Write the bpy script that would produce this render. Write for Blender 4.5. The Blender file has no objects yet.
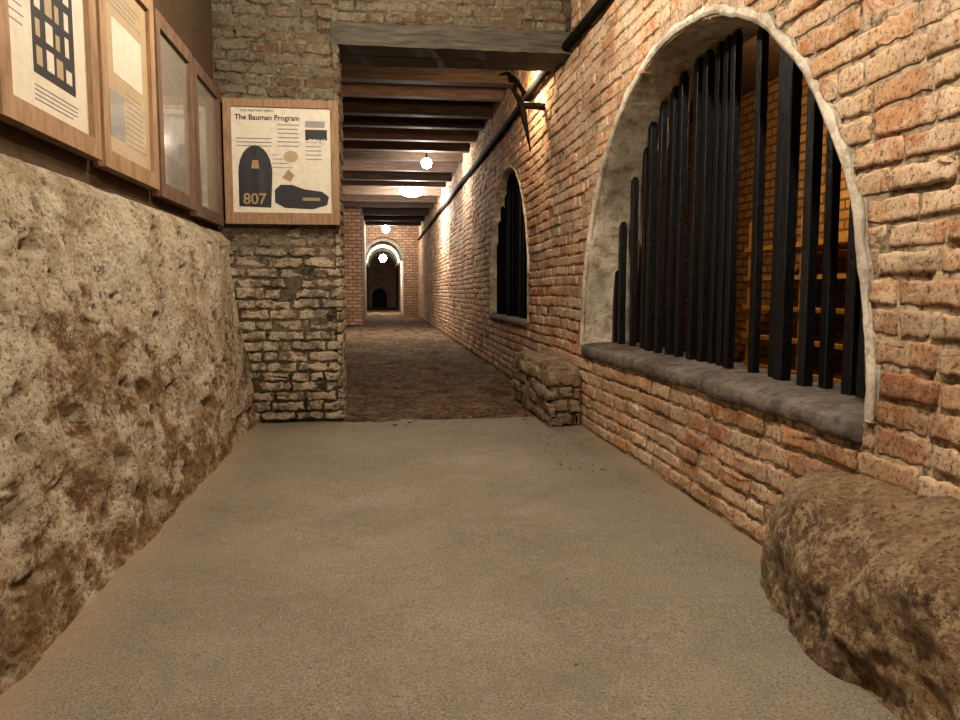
import bpy, math, random
from mathutils import Vector, noise
random.seed(7)
R = random.random
def U(a,b): return a+(b-a)*R()

# ------------------------------------------------------------ materials
class NT:
    def __init__(s,name):
        s.m=bpy.data.materials.new(name); s.m.use_nodes=True
        s.t=s.m.node_tree; s.b=s.t.nodes['Principled BSDF']
        s.geo=s.t.nodes.new('ShaderNodeNewGeometry')
    def n(s,t,**k):
        x=s.t.nodes.new(t)
        for a,b in k.items(): setattr(x,a,b)
        return x
    def l(s,a,b): s.t.links.new(a,b)
    def noise(s,scale,detail=6,rough=.6,stretch=None,off=0):
        x=s.n('ShaderNodeTexNoise'); x.inputs['Scale'].default_value=scale
        x.inputs['Detail'].default_value=detail; x.inputs['Roughness'].default_value=rough
        mp=s.n('ShaderNodeMapping'); s.l(s.geo.outputs['Position'],mp.inputs['Vector'])
        if stretch: mp.inputs['Scale'].default_value=stretch
        mp.inputs['Location'].default_value=(off,off*1.3,off*.7)
        s.l(mp.outputs[0],x.inputs['Vector']); return x.outputs['Fac']
    def ramp(s,inp,stops):
        r=s.n('ShaderNodeValToRGB'); e=r.color_ramp.elements
        while len(e)<len(stops): e.new(.5)
        for i,(p,c) in enumerate(stops):
            e[i].position=p; e[i].color=(c[0],c[1],c[2],1) if isinstance(c,(tuple,list)) else (c,c,c,1)
        s.l(inp,r.inputs[0]); return r.outputs[0]
    def mix(s,f,a,b,mode='MIX'):
        x=s.n('ShaderNodeMix',data_type='RGBA',blend_type=mode)
        for sock,v in ((x.inputs[0],f),(x.inputs[6],a),(x.inputs[7],b)):
            if isinstance(v,(int,float)): sock.default_value=v
            elif isinstance(v,tuple): sock.default_value=(v[0],v[1],v[2],1)
            else: s.l(v,sock)
        return x.outputs[2]
    def math(s,op,a,b=0.0):
        x=s.n('ShaderNodeMath',operation=op)
        for sock,v in ((x.inputs[0],a),(x.inputs[1],b)):
            if isinstance(v,(int,float)): sock.default_value=v
            else: s.l(v,sock)
        return x.outputs[0]
    def z(s):
        x=s.n('ShaderNodeSeparateXYZ'); s.l(s.geo.outputs['Position'],x.inputs[0]); return x.outputs
    def bump(s,h,strength=.5,dist=.01):
        x=s.n('ShaderNodeBump'); x.inputs['Strength'].default_value=strength; x.inputs['Distance'].default_value=dist
        s.l(h,x.inputs['Height']); s.l(x.outputs[0],s.b.inputs['Normal'])
    def col(s,c,rough=.9,spec=.25):
        if isinstance(c,tuple): s.b.inputs['Base Color'].default_value=(*c,1)
        else: s.l(c,s.b.inputs['Base Color'])
        s.b.inputs['Roughness'].default_value=rough
        s.b.inputs['Specular IOR Level'].default_value=spec
        return s.m

def plain(name,c,rough=.8,metal=0,spec=.3,coat=0):
    k=NT(name); n=k.noise(25,5)
    c2=k.mix(n,tuple(v*.75 for v in c),tuple(min(1,v*1.2) for v in c))
    k.col(c2,rough,spec); k.b.inputs['Metallic'].default_value=metal
    k.b.inputs['Coat Weight'].default_value=coat; k.b.inputs['Coat Roughness'].default_value=.06
    return k.m

def brickmat(name,cols,lime,lime_amt=.55,dark=None,limeop=.85,low=None,bd=.014):
    k=NT(name)
    r=k.ramp(k.geo.outputs['Random Per Island'],[(i/(len(cols)-1) if len(cols)>1 else 0,c) for i,c in enumerate(cols)])
    n1=k.noise(2.6,8,.65); n2=k.noise(24,9,.75,off=4)
    m=k.ramp(k.math('ADD',k.math('MULTIPLY',n1,.5),k.math('MULTIPLY',n2,.5)),[(lime_amt-.05,0.0),(lime_amt+.04,1.0)])
    c=k.mix(k.math('MULTIPLY',m,limeop),r,lime)
    if low:   # limewashed lower part of the masonry
        zz=k.math('ADD',k.z()[2],k.math('MULTIPLY',k.math('SUBTRACT',n1,.5),.8))
        mr=k.n('ShaderNodeMapRange'); mr.inputs[1].default_value=low[0]; mr.inputs[2].default_value=low[0]-.25; k.l(zz,mr.inputs[0])
        n5=k.ramp(k.noise(11,9,.75,off=14),[(.42,0.0),(.52,1.0)])
        c=k.mix(k.math('MULTIPLY',k.math('MULTIPLY',mr.outputs[0],n5),.8),c,low[1])
    n3=k.noise(55,6,.75,off=9)
    c=k.mix(k.ramp(n3,[(.39,.8),(.47,0.0)]),c,dark or (.13,.065,.035))
    n4=k.noise(1.3,8,.68,off=20)
    c=k.mix(k.ramp(n4,[(.36,.7),(.53,0.0)]),c,k.mix(.6,c,(.05,.033,.02)))
    h=k.math('ADD',k.math('MULTIPLY',n3,.6),n2); k.bump(h,1.0,bd)
    return k.col(c,.92,.15)

def mortarmat(name,a,b,sc=14,dist=.02,lo=.38,hi=.55,n2op=.6):
    k=NT(name); n=k.noise(sc,9,.75); n2=k.noise(2.2,8,.65,off=3)
    c=k.mix(k.ramp(n,[(lo,0.0),(hi,1.0)]),b,a); c=k.mix(k.ramp(n2,[(.38,n2op),(.58,0.0)]),c,tuple(v*.5 for v in b))
    k.bump(n,1.0,dist); return k.col(c,.95,.1)

M_brickR=brickmat('brick_warm',[(.50,.235,.115),(.60,.34,.19),(.63,.42,.26),(.55,.29,.155),(.68,.50,.33),(.43,.19,.09),(.60,.375,.22)],(.72,.58,.42),.51,limeop=.75)
M_mortR=mortarmat('lime_mortar_warm',(.58,.455,.32),(.13,.085,.05),22,.015,.38,.53)
M_brickG=brickmat('brick_old_pier',[(.14,.075,.048),(.17,.11,.073),(.21,.17,.115),(.16,.09,.058),(.25,.215,.15)],(.28,.265,.19),.51,low=(1.45,(.68,.57,.42)),bd=.025)
M_mortG=mortarmat('mortar_pier',(.27,.24,.17),(.08,.06,.04),18)
M_brickF=brickmat('brick_plinth',[(.34,.23,.15),(.38,.28,.19),(.36,.27,.18),(.28,.18,.115)],(.48,.39,.28),.50,bd=.03)
M_plast=mortarmat('plaster_rim',(.72,.65,.53),(.38,.31,.23),11,.02,.38,.54,.6)
M_sill=mortarmat('sill_cement',(.20,.172,.15),(.095,.08,.065),14,.012)
M_foot=mortarmat('footing_masonry',(.34,.26,.175),(.11,.075,.05),10,.03)

# left rubble wall
k=NT('rubble_plaster'); ST=(1,.6,1)
pz=k.z(); n1=k.noise(2.1,10,.68,ST); n2=k.noise(10,12,.84,ST,off=5); n3=k.noise(60,8,.78,(1,.7,1),off=8); n4=k.noise(5,10,.75,ST,off=12)
h=k.math('ADD',k.math('ADD',k.math('MULTIPLY',n1,.42),k.math('MULTIPLY',n2,.58)),k.math('MULTIPLY',k.math('SUBTRACT',pz[2],.55),.10))
lim=k.ramp(h,[(.45,0.0),(.50,1.0)])
base=k.mix(k.ramp(n2,[(.40,0.0),(.58,1.0)]),(.21,.12,.058),(.58,.43,.26))
plas=k.mix(k.ramp(n4,[(.40,0.0),(.56,1.0)]),(.56,.44,.29),(.88,.78,.60))
c=k.mix(lim,base,plas)
c=k.mix(k.ramp(n3,[(.40,.85),(.465,0.0)]),c,(.19,.115,.06))
hole=k.ramp(k.noise(7.5,9,.75,ST,off=31),[(.34,1.0),(.40,0.0)])
c=k.mix(k.math('MULTIPLY',hole,.8),c,(.11,.065,.035))
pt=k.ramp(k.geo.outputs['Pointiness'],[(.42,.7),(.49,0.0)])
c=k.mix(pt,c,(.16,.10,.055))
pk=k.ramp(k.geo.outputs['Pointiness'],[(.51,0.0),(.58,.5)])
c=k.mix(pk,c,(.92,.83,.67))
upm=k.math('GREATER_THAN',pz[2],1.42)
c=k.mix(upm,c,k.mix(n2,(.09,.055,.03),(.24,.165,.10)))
k.bump(k.math('ADD',n2,k.math('SUBTRACT',k.math('MULTIPLY',n3,.6),k.math('MULTIPLY',hole,.4))),1.0,.055)
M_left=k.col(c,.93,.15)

k=NT('boulder_brown')
pz=k.z(); n1=k.noise(3.5,8,.65); n2=k.noise(22,10,.75,off=5); n3=k.noise(70,6,.7)
c=k.mix(k.ramp(n1,[(.40,0.0),(.58,1.0)]),(.13,.07,.03),(.34,.21,.10))
c=k.mix(k.ramp(n2,[(.47,0.0),(.57,.85)]),c,(.60,.45,.27))
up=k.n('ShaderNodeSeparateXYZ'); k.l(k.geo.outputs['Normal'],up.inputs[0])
c=k.mix(k.math('MULTIPLY',k.ramp(up.outputs[2],[(.3,0.0),(.9,1.0)]),.5),c,(.40,.27,.155))  # upward faces tinted lighter: lit top painted into the colour
c=k.mix(k.ramp(n3,[(.38,.8),(.47,0.0)]),c,(.05,.03,.015))
k.bump(k.math('ADD',n2,k.math('MULTIPLY',n3,.5)),1.0,.04)
M_rock=k.col(c,.6,.4)

k=NT('floor_concrete')
n1=k.noise(1.3,8,.6); n2=k.noise(24,10,.8,off=2); n3=k.noise(130,4,.8); n4=k.noise(6,8,.7,off=7)
c=k.mix(k.ramp(n1,[(.38,0.0),(.62,1.0)]),(.218,.196,.152),(.285,.255,.205))
c=k.mix(k.ramp(n2,[(.46,0.0),(.62,.55)]),c,(.36,.285,.195))
c=k.mix(k.ramp(n3,[(.38,.8),(.47,0.0)]),c,(.09,.078,.062))
c=k.mix(k.ramp(n3,[(.55,0.0),(.66,.7)]),c,(.50,.415,.31))
c=k.mix(k.ramp(n4,[(.50,0.0),(.66,.35)]),c,(.19,.172,.143))
px=k.z()[0]
ax=k.math('ABSOLUTE',k.math('SUBTRACT',px,.27))
r=k.n('ShaderNodeMapRange'); r.inputs[1].default_value=1.04; r.inputs[2].default_value=1.2
k.l(k.math('ADD',ax,k.math('MULTIPLY',k.math('SUBTRACT',n4,.5),.3)),r.inputs[0])
c=k.mix(k.math('MULTIPLY',r.outputs[0],.6),c,(.36,.27,.17))
k.bump(k.math('ADD',n2,n3),.8,.010)
M_floor=k.col(c,.85,.2)

k=NT('floor_old_brick')
bt=k.n('ShaderNodeTexBrick'); k.l(k.geo.outputs['Position'],bt.inputs['Vector'])
bt.inputs['Scale'].default_value=1; bt.inputs['Brick Width'].default_value=.26; bt.inputs['Row Height'].default_value=.13
bt.inputs['Mortar Size'].default_value=.012
bt.inputs['Color1'].default_value=(.20,.12,.07,1); bt.inputs['Color2'].default_value=(.33,.21,.125,1); bt.inputs['Mortar'].default_value=(.08,.055,.035,1)
n2=k.noise(4,12,.82,off=1); n1=k.noise(.9,6,.6,off=3)
dirt=k.mix(k.ramp(n2,[(.42,0.0),(.56,1.0)]),(.09,.06,.038),(.32,.235,.15))
c=k.mix(k.ramp(k.math('ADD',k.math('MULTIPLY',n2,.5),k.math('MULTIPLY',n1,.5)),[(.40,0.0),(.49,.95)]),bt.outputs[0],dirt)
c=k.mix(k.ramp(k.noise(26,8,.8),[(.42,.75),(.5,0.0)]),c,(.04,.027,.018))
k.bump(n2,1.0,.07)
M_floor2=k.col(c,.95,.1)

def fartex(name,c1,c2,mo,axis):
    k=NT(name); bt=k.n('ShaderNodeTexBrick'); s=k.z(); cb=k.n('ShaderNodeCombineXYZ')
    k.l(s[axis],cb.inputs[0]); k.l(s[2],cb.inputs[1]); k.l(cb.outputs[0],bt.inputs['Vector'])
    bt.inputs['Scale'].default_value=1; bt.inputs['Brick Width'].default_value=.25; bt.inputs['Row Height'].default_value=.1
    bt.inputs['Mortar Size'].default_value=.014
    for nme,v in (('Color1',c1),('Color2',c2),('Mortar',mo)): bt.inputs[nme].default_value=(*v,1)
    n2=k.noise(5,9,.7); c=k.mix(k.ramp(n2,[(.45,0.0),(.65,.6)]),bt.outputs[0],tuple(.5*v for v in c1))
    k.bump(bt.outputs['Fac'],-.4,.01); return k.col(c,.9,.2)
M_farX=fartex('brick_cross',(.34,.20,.12),(.50,.32,.20),(.14,.10,.07),0)
M_farY=fartex('brick_along',(.40,.30,.22),(.50,.40,.30),(.18,.14,.10),1)
M_room=fartex('brick_cellar',(.44,.27,.13),(.56,.36,.18),(.16,.11,.06),1)

def woodmat(name,a,b,st):
    k=NT(name); n=k.noise(6,8,.7,stretch=st)
    c=k.mix(k.ramp(n,[(.35,0.0),(.65,1.0)]),a,b); k.bump(n,.5,.01)
    return k.col(c,.7,.3)
M_beam=woodmat('old_timber',(.045,.03,.02),(.15,.10,.066),(.6,8,8))
M_lintel=woodmat('lintel_timber',(.04,.036,.027),(.12,.10,.072),(.8,8,8))
M_beamP=woodmat('pale_timber',(.22,.14,.11),(.44,.31,.25),(.6,8,8))
M_deck=woodmat('ceiling_boards',(.05,.036,.026),(.15,.11,.08),(8,.6,8))
M_frame=woodmat('frame_wood',(.20,.125,.07),(.34,.22,.13),(8,3,1))
M_frameD=woodmat('frame_wood_dark',(.10,.062,.04),(.19,.125,.08),(8,3,1))
M_plank=woodmat('yellow_plank',(.46,.28,.09),(.66,.43,.15),(8,1,8))
def ironmat(name,rough,spec):
    k=NT(name); n=k.noise(30,8,.7); k.bump(n,.8,.01)
    c=k.mix(k.ramp(n,[(.5,0.0),(.8,1.0)]),(.002,.002,.003),(.012,.010,.010))
    return k.col(c,rough,spec)
M_iron=ironmat('black_iron',.38,.35); M_iron2=ironmat('black_iron_matte',.9,.05)
M_rust=plain('rusty_iron',(.025,.015,.011),.6,.3)
M_black=plain('black_conduit',(.012,.01,.009),.9,spec=.1)
M_paper=plain('poster_paper',(.58,.53,.43),.5,coat=.6)
M_paperG=plain('poster_paper_grey',(.24,.21,.17),.5,coat=1)
M_paperT=plain('poster_photo_tan',(.38,.29,.185),.5,coat=.6)
M_ink=plain('poster_ink',(.025,.025,.032),.5,coat=.6)
M_grey=plain('poster_grey_print',(.25,.24,.22),.5,coat=.6)
M_gold=plain('poster_gold',(.30,.21,.10),.5,coat=.6)
M_door=plain('dark_door_wood',(.012,.012,.016),.8)
def emis(name,c,s):
    k=NT(name); k.b.inputs['Emission Color'].default_value=(*c,1); k.b.inputs['Emission Strength'].default_value=s
    return k.col(c,.5)
M_glow=emis('bulb_glow',(1,.96,.9),120)
M_glowW=emis('bulb_glow_warm',(1,.75,.45),40)

# ------------------------------------------------------------ mesh builder
class MB:
    def __init__(s): s.v=[];s.f=[];s.m=[]
    def face(s,idx,m=0): s.f.append(idx); s.m.append(m)
    def quad(s,a,b,c,d,m=0):
        i=len(s.v); s.v+= [tuple(a),tuple(b),tuple(c),tuple(d)]; s.face((i,i+1,i+2,i+3),m)
    def box(s,x0,x1,y0,y1,z0,z1,m=0,j=0):
        i=len(s.v)
        for z in (z0,z1):
            for x,y in ((x0,y0),(x1,y0),(x1,y1),(x0,y1)):
                s.v.append((x+U(-j,j),y+U(-j,j),z+U(-j,j)))
        for q in ((0,3,2,1),(4,5,6,7),(0,1,5,4),(1,2,6,5),(2,3,7,6),(3,0,4,7)): s.face(tuple(i+a for a in q),m)
    def grid(s,fn,nu,nv,m=0):
        i=len(s.v)
        for b in range(nv+1):
            for a in range(nu+1): s.v.append(tuple(fn(a/nu,b/nv)))
        for b in range(nv):
            for a in range(nu):
                q=i+b*(nu+1)+a; s.face((q,q+1,q+nu+2,q+nu+1),m)
    def tube(s,pts,rad,n=8,m=0):
        i0=len(s.v); P=[Vector(p) for p in pts]
        for j,p in enumerate(P):
            d=(P[min(j+1,len(P)-1)]-P[max(j-1,0)]).normalized()
            a=d.cross(Vector((0,0,1)) if abs(d.z)<.9 else Vector((1,0,0))).normalized(); b=d.cross(a)
            r=rad[j] if isinstance(rad,(list,tuple)) else rad
            for q in range(n):
                t=2*math.pi*q/n; s.v.append(tuple(p+a*math.cos(t)*r+b*math.sin(t)*r))
        for j in range(len(P)-1):
            for q in range(n):
                s.face((i0+j*n+q,i0+j*n+(q+1)%n,i0+(j+1)*n+(q+1)%n,i0+(j+1)*n+q),m)
        s.face(tuple(i0+q for q in range(n))[::-1],m); s.face(tuple(i0+(len(P)-1)*n+q for q in range(n)),m)
    def brick(s,o,u,v,n,u0,u1,v0,v1,p,m,fine=True,rg=1.0):
        """worn brick standing proud of the wall plane"""
        i=len(s.v); L=u1-u0; H=v1-v0
        nu=max(2,int(L/.03)) if fine else 1; nv=3 if fine else 1
        per=[]
        for a in range(nu): per.append((u0+L*a/nu,v0))
        for a in range(nv): per.append((u1,v0+H*a/nv))
        for a in range(nu): per.append((u1-L*a/nu,v1))
        for a in range(nv): per.append((u0,v1-H*a/nv))
        K=len(per); cu=(u0+u1)/2; cv=(v0+v1)/2; j=(.006 if fine else .003)*rg
        tilt=U(-.07,.07)*rg; tl2=U(-.03,.03)*rg; rot=U(-.015,.015)*rg
        jit=[(U(-j,j),U(-j,j)) for _ in per]
        ch=random.choice([(u0,v0),(u1,v0),(u0,v1),(u1,v1)]) if fine and R()<.4 else None
        for ring,(ins,dep) in enumerate(((0,-.03),(.0,p*.35),(.004,p*.9),(.014,p))):
            for (a,b),(ja,jb) in zip(per,jit):
                du=cu-a; dv=cv-b
                a2=a+ja+ (ins if du>0 else -ins)*(1 if abs(du)>.45*L else 0)
                b2=b+jb+ (ins if dv>0 else -ins)*(1 if abs(dv)>.3*H else 0)-rot*du
                d=dep+(tilt*(b2-cv)+tl2*(a2-cu) if ring>1 else 0)+(U(-.0015,.0015) if ring>1 and fine else 0)
                if ch and ring>1:
                    dd=math.hypot(a-ch[0],b-ch[1])
                    if dd<.055: d-= p*1.0*(1-dd/.055)
                s.v.append(tuple(o+u*a2+v*b2+n*d))
        for r_ in range(3):
            for q in range(K):
                s.face((i+r_*K+q,i+r_*K+(q+1)%K,i+(r_+1)*K+(q+1)%K,i+(r_+1)*K+q),m)
        s.face(tuple(i+3*K+q for q in range(K)),m)
    def build(s,name,mats,smooth=True,parent=None):
        me=bpy.data.meshes.new(name); me.from_pydata(s.v,[],s.f); 
        for mt in mats: me.materials.append(mt)
        me.polygons.foreach_set('material_index',s.m)
        me.polygons.foreach_set('use_smooth',[smooth]*len(s.f)); me.update()
        ob=bpy.data.objects.new(name,me); bpy.context.scene.collection.objects.link(ob)
        if parent: ob.parent=parent
        return ob

X_=Vector((1,0,0));Y_=Vector((0,1,0));Z_=Vector((0,0,1))
def bricks(mb,o,u,v,n,ua,ub,va,vb,cuts,m,fine=lambda u,z:True,L=.245,H=.083,gap=.014,prot=(.001,.016),wav=.022,miss=0.0,rg=1.0):
    """running-bond courses clipped by cut functions cut(z)->(a,b) or None"""
    row=0; z=va
    while z<vb-.02:
        h=H*U(.9,1.1); z1=min(z+h,vb); zc=(z+z1)/2
        pos=ua-(L/2 if row%2 else 0)-U(0,.06)
        while pos<ub:
            l=L*U(.86,1.14)
            if R()<.2: l*=.5
            segs=[(max(pos,ua),min(pos+l-gap*U(.6,1.5),ub))]
            for c in cuts:
                iv=c(zc)
                if not iv: continue
                ns=[]
                for a,b in segs:
                    if b<=iv[0] or a>=iv[1]: ns.append((a,b))
                    else:
                        if a<iv[0]: ns.append((a,iv[0]))
                        if b>iv[1]: ns.append((iv[1],b))
                segs=ns
            for a,b in segs:
                if b-a>.03 and R()>miss:
                    w=wav*noise.noise(Vector((a*.9,z*.5,3)))
                    fi=fine(a,zc)
                    mb.brick(o,u,v,n,a,b,z+gap*U(.4,.8)+w,z1-gap*U(.4,.8)+w,U(*prot),m,fi,rg)
            pos+=l
        z=z1; row+=1

# ------------------------------------------------------------ right wall with two arched openings
XR=1.47; XM=1.480; XB=1.86; TOP=3.45; Y0=-2.5; YC=22.; Y1=29.
class Arch:
    def __init__(s,yc,r,sill,spring,p=2.0): s.yc,s.r,s.sill,s.spring,s.p=yc,r,sill,spring,p
    def h(s,y,e=0):
        r=s.r+e; t=abs(y-s.yc)/r
        return s.spring+r*(1-min(1,t)**s.p)**(1/s.p)
    def cut(s,z,e=0):
        if z<s.sill: return None
        r=s.r+e
        if z<s.spring: return (s.yc-r,s.yc+r)
        t=(z-s.spring)/r
        if t>=1: return None
        w=r*(1-t**s.p)**(1/s.p); return (s.yc-w,s.yc+w)
    def outline(s,n=64,e=0):
        r=s.r+e; pts=[(s.yc+r,s.sill)] if s.spring>s.sill+.01 else []
        for i in range(n+1):
            t=math.pi*i/n; c=math.cos(t); q=math.sin(t)
            pts.append((s.yc+r*(abs(c)**(2/s.p))*(1 if c>=0 else -1), s.spring+r*abs(q)**(2/s.p)))
        if s.spring>s.sill+.01: pts.append((s.yc-r,s.sill))
        return pts
A1=Arch(3.78,1.64,.60,.62,2.08); A2=Arch(8.8,1.3,.68,1.08)
mb=MB()
def wallplane(x):
    ys=[Y0]
    for A in (A1,A2):
        ys+= [A.yc-A.r+2*A.r*i/80 for i in range(81)]
    ys.append(Y1)
    for a,b in zip(ys[:-1],ys[1:]):
        mid=(a+b)/2; A=None
        for q in (A1,A2):
            if abs(mid-q.yc)<q.r: A=q
        if not A: mb.quad((x,a,0),(x,b,0),(x,b,TOP),(x,a,TOP))
        else:
            mb.quad((x,a,0),(x,b,0),(x,b,A.sill),(x,a,A.sill))
            mb.quad((x,a,A.h(a)),(x,b,A.h(b)),(x,b,TOP),(x,a,TOP))
wallplane(XM); wallplane(XB)
for A in (A1,A2): mb.quad((XM,A.yc-A.r,A.sill),(XM,A.yc+A.r,A.sill),(XB,A.yc+A.r,A.sill),(XB,A.yc-A.r,A.sill))
o=Vector((XM,0,0))
c1=lambda z:A1.cut(z,.03); c2=lambda z:A2.cut(z,.02)
c1b=lambda z:(A1.yc-A1.r,A1.yc+A1.r+.01) if A1.sill-.06<z<A1.sill+.05 else None
bricks(mb,o,Y_,Z_,-X_,Y0,12.,0.01,TOP,[c1,c2,c1b],1,fine=lambda y,z:.6<y<7.5,miss=.008)
bricks(mb,o,Y_,Z_,-X_,12.,Y1,0.01,TOP,[],1,fine=lambda y,z:False)
wr=mb.build('wall_right',[M_mortR,M_brickR])

def rim(A,name,wid=.052):
    mb=MB(); pts=A.outline(72); out=A.outline(72,wid); N=len(pts)-1
    prof=[(XB,0),(1.75,0),(1.62,0),(1.52,0),(1.468,.012),(1.458,.035),(1.462,.06),(1.478,1.0)]
    def fn(u,v):
        f=u*N; i=min(int(f),N-1); t=f-i
        pi=[pts[i][k]*(1-t)+pts[i+1][k]*t for k in (0,1)]
        po=[out[i][k]*(1-t)+out[i+1][k]*t for k in (0,1)]
        g=v*(len(prof)-1); j=min(int(g),len(prof)-2); s=g-j
        x=prof[j][0]*(1-s)+prof[j+1][0]*s
        e=prof[j][1]*(1-s)+prof[j+1][1]*s
        e=min(1,e if e>.5 else e/.075*1.0)
        y=pi[0]+(po[0]-pi[0])*e; z=pi[1]+(po[1]-pi[1])*e
        nn=noise.noise(Vector((x*6,y*5,z*5))) ; n3=noise.noise(Vector((x*20,y*18,z*18)))
        cy,cz=A.yc,A.spring; d=Vector((0,cy-y,cz-z)); d=d.normalized() if d.length>0 else d
        k=.011*nn+.006*n3+.004+ (.035*noise.noise(Vector((y*8,z*8,1))) if e>.9 else 0)
        return (x-.004*nn, y+d.y*k, max(A.sill-.02,z+d.z*k))
    mb.grid(fn,N*3,28)
    return mb.build(name,[M_plast])
rim(A1,'trim_arch'); rim(A2,'trim_arch.001',.04)

def sill(A,name,drop,prot):
    mb=MB()
    prof=[(1.49,A.sill-drop),(1.485-prot,A.sill-drop+.01),(1.478-prot,A.sill-drop*.5),(1.485-prot,A.sill-.008),(1.51,A.sill+.012),(1.7,A.sill+.02),(XB,A.sill+.02)]
    def fn(u,v):
        g=v*(len(prof)-1); j=min(int(g),len(prof)-2); s=g-j
        x=prof[j][0]*(1-s)+prof[j+1][0]*s; z=prof[j][1]*(1-s)+prof[j+1][1]*s
        y=A.yc-A.r-.01+(2*A.r+.02)*u
        a=noise.noise(Vector((y*5,x*5,z*5)))*.005+noise.noise(Vector((y*25,x*20,z*20)))*.004
        ed=min(u,1-u)*2*A.r
        if ed<.05 and x<1.49: x+= (1.488-x)*(1-ed/.05)
        return (x+a,y,z+a*(.8 if v>.4 else 2))
    mb.grid(fn,260,20)
    return mb.build(name,[M_sill])
sill(A1,'window_sill',.08,.03); sill(A2,'window_sill.001',.07,.03)

def grille(A,name,ys,w,xg,mat):
    mb=MB()
    for y in ys:
        h=A.h(max(A.yc-A.r*.92,min(A.yc+A.r*.92,y)))-.02
        ww=w*U(.85,1.2); x=xg+U(-.02,.02); lean=U(-.012,.012)
        ring=[(-.5,-.42),(-.42,-.5),(.42,-.5),(.5,-.42),(.5,.42),(.42,.5),(-.42,.5),(-.5,.42)]
        zs=[A.sill+.0,A.sill+.03]+[A.sill+.03+(h-.03-A.sill-.03)*q/6 for q in range(1,7)]+[h]
        i0=len(mb.v)
        for q,z in enumerate(zs):
            sc=1.0 if q<len(zs)-1 else .6
            for a,b in ring: mb.v.append((x+a*ww*.8*sc+U(-.001,.001),y+b*ww*sc+lean*(z-A.sill)+U(-.001,.001),z))
        for q in range(len(zs)-1):
            for e in range(8): mb.face((i0+q*8+e,i0+q*8+(e+1)%8,i0+(q+1)*8+(e+1)%8,i0+(q+1)*8+e))
        mb.face(tuple(i0+(len(zs)-1)*8+e for e in range(8)))
    return mb.build(name,[mat],smooth=False)
grille(A1,'iron_bar_grille',[5.37,5.19,4.98,4.80,4.62,4.45,4.31,4.15,4.00,3.87,3.76,3.64,3.52,3.30,3.11,3.02,2.83,2.74,2.57,2.48,2.33,2.25],.054,1.70,M_iron)
grille(A2,'iron_bar_grille.001',[7.6+.17*i for i in range(15)],.06,1.57,M_iron2)

# ------------------------------------------------------------ left rubble wall
XU=-1.17
def fbm(p,o=5): return noise.fractal(p,.8,2.1,o)
mb=MB()
def leftfn(u,v):
    y=Y0+(.8-Y0)*u/.08 if u<.08 else .8+(6.0-.8)*(u-.08)/.92
    z=1.5*v/.84 if v<.84 else 1.5+(TOP-1.5)*(v-.84)/.16
    if z<1.36:
        t=z/1.36; x=-.915-.185*t**.9; low=1
    elif z<1.44: x=-1.10-.07*(z-1.36)/.08; low=.5
    else: x=XU; low=.1
    a=fbm(Vector((y*.7,z*1.3,1)),4)*.028+fbm(Vector((y*3.2,z*6.0,7)),6)*.013
    vd=noise.voronoi(Vector((y*1.9+.3*noise.noise(Vector((y*3,z*3,0))),z*4.6,2)))[0]
    a+=.024*(.35-min(.5,vd[0]))*2*(1-.6*min(1,z/1.2))
    pit=noise.noise(Vector((y*2.6,z*4.5,9)))
    if pit>.33: a-=.07*(pit-.33)/.4*(1.4-min(1,z))
    a+=noise.noise(Vector((y*17,z*22,4)))*.005+noise.noise(Vector((y*42,z*50,8)))*.0028
    p2=noise.noise(Vector((y*9,z*12,19)))
    if p2>.38: a-=.028*(p2-.38)/.3
    return (x+a*low, y, z + low*.01*noise.noise(Vector((y*9,z*9,3))) if 0<v<1 else z)
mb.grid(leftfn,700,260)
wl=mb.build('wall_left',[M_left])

# ------------------------------------------------------------ pier and lintel
YP=5.85; PX=-.28
mb=MB()
mb.box(-1.45,PX-.012,YP+.012,6.45,0,TOP,0)
bricks(mb,Vector((0,YP+.012,0)),X_,Z_,-Y_,-1.24,PX,0.01,TOP,[],1,prot=(.0,.026),L=.24,H=.078,gap=.016,wav=.035,miss=.05,rg=1.7)
bricks(mb,Vector((PX-.012,0,0)),Y_,Z_,X_,YP,6.45,0.01,TOP,[],1,L=.25)
mb.build('wall_pier',[M_mortG,M_brickG])
mb=MB()
mb.box(PX-.012,XM,YP+.012,6.45,2.92,TOP,0)
bricks(mb,Vector((0,YP+.012,0)),X_,Z_,-Y_,PX,XR,2.96,TOP,[],1)
mb.build('wall_lintel',[M_mortG,M_brickG])
mb=MB()
for y0,z0,z1,m in ((YP-.01,2.79,2.95,0),(6.12,2.80,2.94,0)):
    x0=PX-.06;x1=XM-.01
    n=24; i0=len(mb.v)
    for q in range(n+1):
        x=x0+(x1-x0)*q/n; s=.012*noise.noise(Vector((x*2,y0,0)))
        for a,b in ((0,z0),(.24,z0),(.24,z1),(0,z1)): mb.v.append((x,y0+a+U(-.003,.003),b+s+U(-.004,.004)))
    for q in range(n):
        for e in range(4): mb.face((i0+q*4+e,i0+q*4+(e+1)%4,i0+q*4+4+(e+1)%4,i0+q*4+4+e),m)
    mb.face((i0,i0+1,i0+2,i0+3),m); mb.face(tuple(i0+n*4+e for e in range(4)),m)
mb.build('lintel_beam',[M_lintel],smooth=False)

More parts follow.
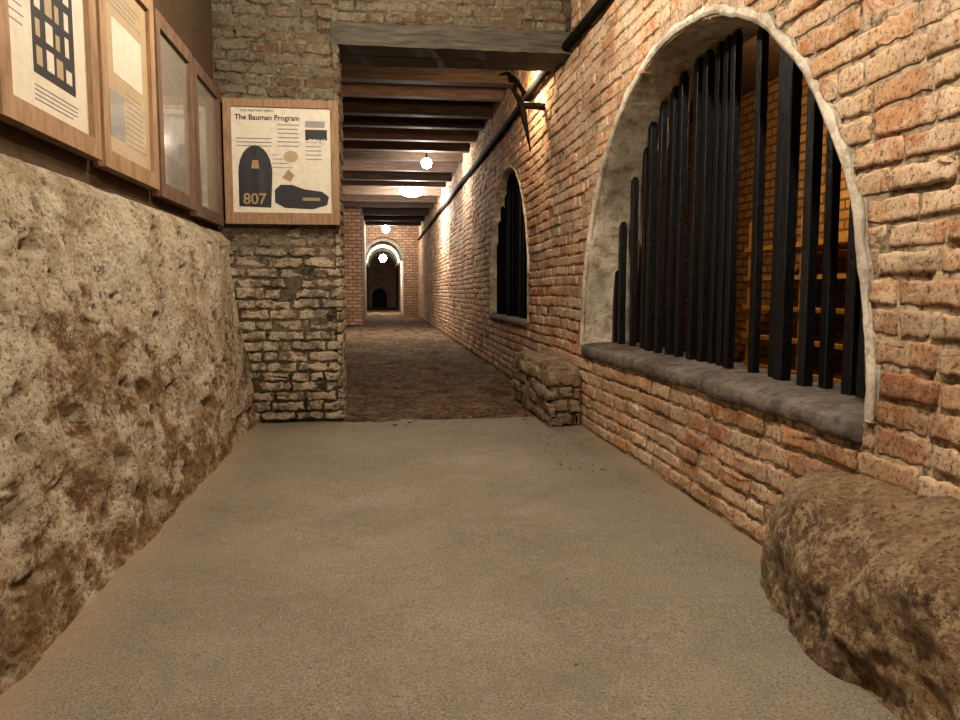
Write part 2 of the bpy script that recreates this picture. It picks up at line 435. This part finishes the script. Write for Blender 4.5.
# ------------------------------------------------------------ floor, ceilings, rear shell
mb=MB()
def ff(u,v):
    x=-1.1+2.62*u; y=Y0+(5.83-Y0)*v
    if v==1: y+=.05*noise.noise(Vector((x*3,0,0)))+.02*noise.noise(Vector((x*14,0,0)))
    z=.006*fbm(Vector((x*1.2,y*1.2,0)),3)
    e=max(0,-x-.75)/.3
    return (x,y,z+.03*min(1,e)**2)
mb.grid(ff,110,260); mb.build('floor',[M_floor])
mb=MB()
def f2(u,v):
    x=-1.6+3.1*u; y=5.75+(44.-5.75)*v**1.8
    return (x,y,-.025+.035*fbm(Vector((x*3,y*3,0)),5)+(.015 if y>6 else 0))
mb.grid(f2,110,520); mb.build('floor_corridor',[M_floor2])
mb=MB(); mb.box(-1.6,4.9,Y0-.1,Y1,-.3,-.12,0); mb.build('ground',[M_floor2],False)
mb=MB(); mb.box(-1.6,XB,Y0-.2,Y1+.2,TOP,TOP+.12,0); mb.build('ceiling',[M_deck],False)
mb=MB(); mb.box(-1.5,XB,Y0-.2,Y0,0,TOP,0); mb.build('wall_rear',[M_farX],False)
mb=MB(); mb.box(-1.45,-1.2,6.45,YC,0,TOP,0); mb.build('wall_corridor_left',[M_farY],False)
mb=MB()
for i,y in enumerate([6.9,7.55,8.3,9.1,9.9,10.75,11.6,12.5,13.5,14.6,15.7,16.9,18.2,19.5,20.8,23,25,27]):
    z0=3.23+U(-.03,.02); d=U(.12,.17)
    mb.box(-1.2 if y<YC else -.47,1.475,y,y+d,z0,TOP-.003,1 if i in (0,1,3,6,9) else 0,.002)
mb.build('ceiling_joists',[M_beam,M_beamP],False)

# ------------------------------------------------------------ far narrowing and vaulted passage
mb=MB()
mb.box(-1.45,-.48,YC,YC+.3,0,TOP,0); mb.box(-.7,-.48,YC+.3,Y1,0,TOP,1)
mb.build('wall_cross',[M_farX,M_farY],False)
cx=.16; hw=.78; sp=2.2; YE=44.
mb=MB(); N=32
mb.box(cx+hw,XM,Y1,Y1+.3,0,TOP,0)
def ar(t,r,y): return (cx+r*math.cos(t),y,sp+r*math.sin(t))
for i in range(N):
    a=math.pi*i/N; b=math.pi*(i+1)/N
    pa,pb=ar(a,hw,Y1),ar(b,hw,Y1)
    mb.quad(pa,pb,(pb[0],Y1,TOP),(pa[0],Y1,TOP),0)
    mb.quad(pa,pb,ar(b,hw,YE),ar(a,hw,YE),1)
for sx in (-1,1): mb.quad((cx+sx*hw,Y1,0),(cx+sx*hw,YE,0),(cx+sx*hw,YE,sp),(cx+sx*hw,Y1,sp),1)
for yr in (29.4,31.5,34,37,40.5):
    for i in range(N):
        a=math.pi*i/N; b=math.pi*(i+1)/N; r0=hw-.12; r1=hw+.01
        mb.quad(ar(a,r0,yr),ar(b,r0,yr),ar(b,r1,yr),ar(a,r1,yr),2); mb.quad(ar(a,r0,yr),ar(b,r0,yr),ar(b,r0,yr+.4),ar(a,r0,yr+.4),2)
        mb.quad(ar(a,r0,yr+.4),ar(b,r0,yr+.4),ar(b,r1,yr+.4),ar(a,r1,yr+.4),2)
mb.build('wall_vault',[M_farX,M_farY,M_plast],False)
mb=MB(); mb.box(cx-hw-.1,cx+hw+.1,YE,YE+.2,-.1,3.1); mb.build('wall_end',[M_farX],False)
mb=MB()
pts=[(-.42,0)]+[(.42*math.cos(math.pi-math.pi*i/16),.65+.42*math.sin(math.pi*i/16)) for i in range(17)]+[(.42,0)]
for y in (YE-.06,YE-.002):
    for a,b in pts: mb.v.append((-.0+a,y,b+.02))
n=len(pts); mb.face(tuple(range(n))); mb.face(tuple(range(2*n-1,n-1,-1)))
for q in range(n): mb.face((q,(q+1)%n,n+(q+1)%n,n+q))
mb.build('door_1',[M_door],False)

# ------------------------------------------------------------ cellar room behind the arched openings
mb=MB()
mb.box(4.6,4.8,0,14,-.1,TOP); mb.box(XB,4.8,-.2,0,-.1,TOP); mb.box(XB,4.8,14,14.2,-.1,TOP)
mb.build('wall_cellar',[M_room],False)
mb=MB(); mb.box(XB,4.8,-.2,14.2,TOP,TOP+.1); mb.build('ceiling_cellar',[M_deck],False)
mb=MB(); mb.box(XB,4.6,0,14,-.06,0); mb.build('floor_cellar',[M_floor2],False)
mb=MB()
sx0,sx1,sy0,sy1=3.9,4.5,5.6,7.6
for x in (sx0,sx1):
    for y in (sy0,6.6,sy1): mb.box(x-.04,x+.04,y-.04,y+.04,0,1.7,0,.003)
for z in (.2,.5,.8,1.1,1.4): mb.box(sx0-.06,sx1+.06,sy0-.1,sy1+.1,z,z+.04,0,.003)
mb.build('timber_shelving',[M_plank],False)

# ------------------------------------------------------------ boulder and masonry plinth
def lump(name,c,s,seed,p=3.2,amp=.06,mats=(M_rock,),n=44,shear=0,fr=2.2,extra=None):
    mb=MB()
    def side(ax,sg):
        def fn(u,v):
            a=(u*2-1);b=(v*2-1)
            q=[0,0,0]; q[ax]=sg; q[(ax+1)%3]=a*sg; q[(ax+2)%3]=b
            l=sum(abs(t)**p for t in q)**(1/p); q=[t/l for t in q]
            P=Vector((q[0]*s[0],q[1]*s[1],q[2]*s[2]))
            W=P+Vector((seed,seed*2,0))
            d=amp*fbm(W*fr,5)+.35*amp*noise.noise(W*9)+.12*amp*noise.noise(W*26)
            P=P+Vector(q).normalized()*d
            P.z+=shear*P.x
            P+=Vector(c); P.z=max(P.z,-.05)
            return P
        return fn
    for ax in range(3):
        for sg in (-1,1): mb.grid(side(ax,sg),n,n)
    if extra: extra(mb)
    ob=mb.build(name,list(mats))
    import bmesh
    bm=bmesh.new(); bm.from_mesh(ob.data); bmesh.ops.remove_doubles(bm,verts=bm.verts,dist=.0005); bmesh.ops.recalc_face_normals(bm,faces=bm.faces); bm.to_mesh(ob.data); bm.free()
    for f in ob.data.polygons: f.use_smooth=True
    return ob
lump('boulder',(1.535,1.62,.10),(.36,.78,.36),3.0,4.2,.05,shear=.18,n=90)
def ex(mb):
    bricks(mb,Vector((1.235,0,0)),Y_,Z_,-X_,5.40,6.95,0.0,.40,[],1,L=.26,H=.10,prot=(.0,.03),wav=.03,rg=2.4,miss=.06)
    bricks(mb,Vector((0,5.42,0)),X_,Z_,-Y_,1.24,1.46,0.0,.42,[],1,L=.2,H=.10,prot=(.0,.03),wav=.03,rg=2.4,miss=.06)
lump('masonry_plinth',(1.46,6.18,.08),(.23,.76,.37),8.0,9.0,.03,mats=(M_foot,M_brickF),n=60,extra=ex)

mb=MB()
def pebble(x,y,z,r):
    i=len(mb.v)
    for a in ((1,0,0),(-1,0,0),(0,1,0),(0,-1,0),(0,0,1),(0,0,-1),(.6,.6,.5),(-.6,.6,.4),(.6,-.6,.4),(-.6,-.6,.5)):
        mb.v.append((x+a[0]*r*U(.7,1.3),y+a[1]*r*U(.7,1.3),z+a[2]*r*U(.4,.6)))
    for f in ((0,6,4),(6,2,4),(2,7,4),(7,1,4),(1,9,4),(9,3,4),(3,8,4),(8,0,4),(0,2,6),(2,1,7),(1,3,9),(3,0,8),(0,5,2),(2,5,1),(1,5,3),(3,5,0)): mb.face(tuple(i+q for q in f))
for _ in range(190):
    t=R()
    if t<.35: x=U(1.0,1.42); y=U(4.0,5.25)
    elif t<.42: x=U(-.8,1.3); y=U(1.5,5.5)
    else: x=U(-.2,1.15); y=U(5.5,10)
    r=U(.004,.009) if R()<.8 or t<.42 else U(.01,.024)
    pebble(x,y,r*.2,r)
mb.build('rubble_debris',[M_rock],False)

# ------------------------------------------------------------ framed posters
def wallframe(name,y0,y1,z0,z1,kind,mf):
    """hung on wall_left, facing +X"""
    mb=MB(); xb=XU+.006; xf=XU+.058; fw=.075
    mb.box(xb,xf,y0,y1,z0,z0+fw,0);mb.box(xb,xf,y0,y1,z1-fw,z1,0);mb.box(xb,xf,y0,y0+fw,z0+fw,z1-fw,0);mb.box(xb,xf,y1-fw,y1,z0+fw,z1-fw,0)
    mb.box(xb,xf-.02,y0+fw,y1-fw,z0+fw,z1-fw,1)
    def P(a0,a1,b0,b1,m,e=.001):
        ya=y0+fw+(y1-y0-2*fw)*a0; yb=y0+fw+(y1-y0-2*fw)*a1; za=z0+fw+(z1-z0-2*fw)*b0; zb=z0+fw+(z1-z0-2*fw)*b1
        mb.box(xf-.02,xf-.02+e,ya,yb,za,zb,m)
    def lines(a0,a1,b0,b1,n):
        for i in range(n):
            b=b1-(b1-b0)*(i+.5)/n; P(a0,a1-(a1-a0)*U(0,.25),b-.003,b+.003,3)
    if kind==0:
        P(.30,.82,.16,.93,2); 
        for r_ in range(6):
            for q in range(4): P(.335+.12*q,.335+.12*q+U(.05,.09),.20+.12*r_,.20+.12*r_+U(.05,.09),4 if R()<.5 else 1,.002)
        lines(.3,.85,.04,.12,4); lines(.05,.24,.3,.9,16)
    elif kind==1:
        P(.2,.85,.45,.75,4); lines(.1,.9,.8,.92,4); P(.1,.4,.1,.35,3); lines(.45,.9,.08,.4,10)
    else:
        lines(.1,.9,.6,.92,10); P(.15,.6,.2,.5,3); lines(.1,.9,.05,.15,4)
    return mb.build(name,[mf,M_paper if kind<1 else (M_paperT if kind==1 else M_paperG),M_ink,M_grey,M_paperT if kind!=1 else M_paper],False)
wallframe('framed_poster',2.50,3.33,1.525,2.46,0,M_frame)
wallframe('framed_poster.001',3.37,4.15,1.51,2.45,1,M_frame)
wallframe('framed_poster.002',4.19,4.95,1.485,2.43,2,M_frameD)
wallframe('framed_poster.003',5.00,5.77,1.46,2.42,2,M_frameD)

mb=MB(); y=YP-.032
x0,x1,z0,z1=-1.10,-.285,1.48,2.37
yf=y-.045; fw=.055
mb.box(x0,x1,yf,y,z0,z0+fw*1.5,0);mb.box(x0,x1,yf,y,z1-fw,z1,0);mb.box(x0,x0+fw,yf,y,z0+fw*1.5,z1-fw,0);mb.box(x1-fw,x1,yf,y,z0+fw*1.5,z1-fw,0)
mb.box(x0+fw,x1-fw,yf+.015,y,z0+fw*1.5,z1-fw,1)
yq=yf+.015
def Q(a0,a1,b0,b1,m,e=.0015):
    w=x1-x0-2*fw; h=z1-z0-2.5*fw
    mb.box(x0+fw+w*a0,x0+fw+w*a1,yq-e,yq,z0+fw*1.5+h*b0,z0+fw*1.5+h*b1,m)
def poly(pts,m,e=.002):
    w=x1-x0-2*fw; h=z1-z0-2.5*fw; i=len(mb.v)
    for a,b in pts: mb.v.append((x0+fw+w*a,yq-e,z0+fw*1.5+h*b))
    mb.face(tuple(range(i,i+len(pts))),m)
poly([(.06,.06),(.38,.05),(.40,.38)]+[(.23+.17*math.cos(t),.38+.26*math.sin(t)) for t in [math.pi*i/12 for i in range(1,12)]]+[(.06,.38)],2)
poly([(.19,.42),(.27,.42),(.26,.50),(.20,.50)],5,.004)
poly([(.42,.10),(.52,.05),(.80,.04),(.95,.08),(.97,.16),(.90,.21),(.72,.23),(.60,.27),(.48,.27),(.42,.22)],2)
Q(.70,.88,.12,.15,5,.004); Q(.74,.96,.70,.80,2); Q(.74,.94,.82,.88,3)
poly([(.59+.075*math.cos(t*math.pi/6),.54+.055*math.sin(t*math.pi/6)) for t in range(12)],4)
poly([(.50,.34),(.58,.30),(.62,.36),(.56,.42)],5)
for i in range(9): 
    b=.84-.04*i
    if b>.60: Q(.46,.70-U(0,.04),b-.006,b+.004,3)
    if b<.68: Q(.74,.95-U(0,.06),b-.006,b+.004,3)
for i in range(4): Q(.40,.46+.05*i,.55-.04*i,.558-.04*i,3)
for i in range(3): Q(.05,.40,.70-.035*i,.71-.035*i,3)
fp=mb.build('framed_poster.004',[M_frame,M_paper,M_ink,M_grey,M_paperT,M_gold],False)
def text(s,x,z,size,mat,yy,name,bold=0):
    cu=bpy.data.curves.new(name,'FONT'); cu.body=s; cu.size=size; cu.extrude=.0005; cu.offset=bold
    ob=bpy.data.objects.new(name,cu); bpy.context.scene.collection.objects.link(ob)
    cu.materials.append(mat); ob.location=(x,yy,z); ob.rotation_euler=(math.pi/2,0,0); ob.parent=fp
text('The Bauman Program',-1.02,2.225,.052,M_ink,yq-.002,'title',.0008)
text('OLD MILITARY NEWS',-.98,2.282,.024,M_ink,yq-.002,'subtitle')
text('807',-.975,1.625,.11,M_gold,yq-.004,'badge_number',.002)
text('FOLK',-.50,2.06,.05,M_paper,yq-.004,'caption',.002)

# ------------------------------------------------------------ pipe, bracket, lamps
mb=MB()
mb.tube([(1.43+.008*math.sin(y*1.7),y,2.84+.012*math.sin(y*1.1)) for y in [Y0+.2+i*.5 for i in range(62)]],.035,8)
mb.build('wall_pipe',[M_black])
mb=MB()
B=Vector((1.26,6.75,2.62)); g=1.55
mb.tube([(1.475,6.8,2.62),(1.36,6.77,2.62),B],[.022*g,.02*g,.018*g],8)
mb.tube([B+Vector((-.02,0,.04)),B,B+Vector((.03,0,-.15)),B+Vector((.08,0,-.40))],[.016*g,.022*g,.016*g,.004],8)
mb.tube([B+Vector((-.02,0,.04)),B+Vector((-.07,0,.12)),B+Vector((-.04,0,.2)),B+Vector((-.12,0,.27)),B+Vector((-.2,0,.25))],[.016*g,.016*g,.015*g,.013*g,.008],8)
mb.tube([B+Vector((-.02,0,.04)),B+Vector((.02,0,.1)),B+Vector((-.04,0,.2)),B+Vector((-.1,0,.2)),B+Vector((-.14,0,.31))],[.016*g,.015*g,.013*g,.013*g,.008],8)
mb.build('torch_bracket',[M_rust])

def lamp(name,loc,power,col,mat=M_glow,top=TOP,size=.05,sq=1.0,wide=1.0):
    mb=MB(); x,y,z=loc
    mb.tube([(x,y,top),(x,y,z+size*sq*.9)],.012,6,0); mb.tube([(x,y,z+size*sq*1.3),(x,y,z+size*sq*.7)],[.03,.035],10,0)
    ob=mb.build(name,[M_iron])
    m2=MB()
    def sp_(u,v):
        t=u*2*math.pi; p=v*math.pi; return (x+wide*size*math.sin(p)*math.cos(t),y+size*math.sin(p)*math.sin(t),z+sq*size*math.cos(p))
    m2.grid(sp_,16,10); m2.build('bulb',[mat],parent=ob)
    L=bpy.data.lights.new('light','POINT'); L.energy=power; L.color=col; L.shadow_soft_size=size*.9
    lo=bpy.data.objects.new('light',L); lo.location=(x,y,z-size*2-.02); bpy.context.scene.collection.objects.link(lo); lo.parent=ob
    return ob
W=(1,.89,.74)
lamp('added_fill_lamp',(.55,1.0,3.1),245,W,size=.07)  # added lamp, out of view, brightens the near walls and floor
lamp('added_fill_lamp.001',(.1,3.9,3.1),130,W,size=.06)  # second added fill, hung above the view to light the near section
lamp('ceiling_lamp.002',(1.22,7.0,3.05),46,(1,.76,.5),size=.06,mat=M_glowW)
lamp('ceiling_lamp.003',(.80,12.9,3.10),46,(1,.97,.92),size=.085)
lamp('ceiling_lamp.004',(.74,17.3,3.2),230,(1,.97,.93),size=.14,wide=2.0,sq=.9)
lamp('ceiling_lamp.005',(.25,27.5,3.15),60,(1,.97,.94),size=.13)
lamp('ceiling_lamp.006',(.16,33.,2.35),130,(1,.97,.94),top=2.9,size=.16)
lamp('cellar_lamp',(3.5,6.2,2.75),105,(1,.66,.3),size=.05,mat=M_glowW)

# ------------------------------------------------------------ world & camera
w=bpy.data.worlds.new('World'); bpy.context.scene.world=w; w.use_nodes=True
w.node_tree.nodes['Background'].inputs[0].default_value=(.5,.5,.5,1); w.node_tree.nodes['Background'].inputs[1].default_value=.05
vs=bpy.context.scene.view_settings; vs.view_transform='Standard'
try: vs.look='Medium High Contrast'
except Exception as e: print(e)
cam=bpy.data.cameras.new('camera'); co=bpy.data.objects.new('camera',cam); bpy.context.scene.collection.objects.link(co)
cam.sensor_width=36; cam.lens=760/960*36; cam.clip_end=200; cam.clip_start=.02
co.location=(0,0,1.0); co.rotation_euler=(math.radians(90-5.26),0,math.radians(-7.5))
bpy.context.scene.camera=co
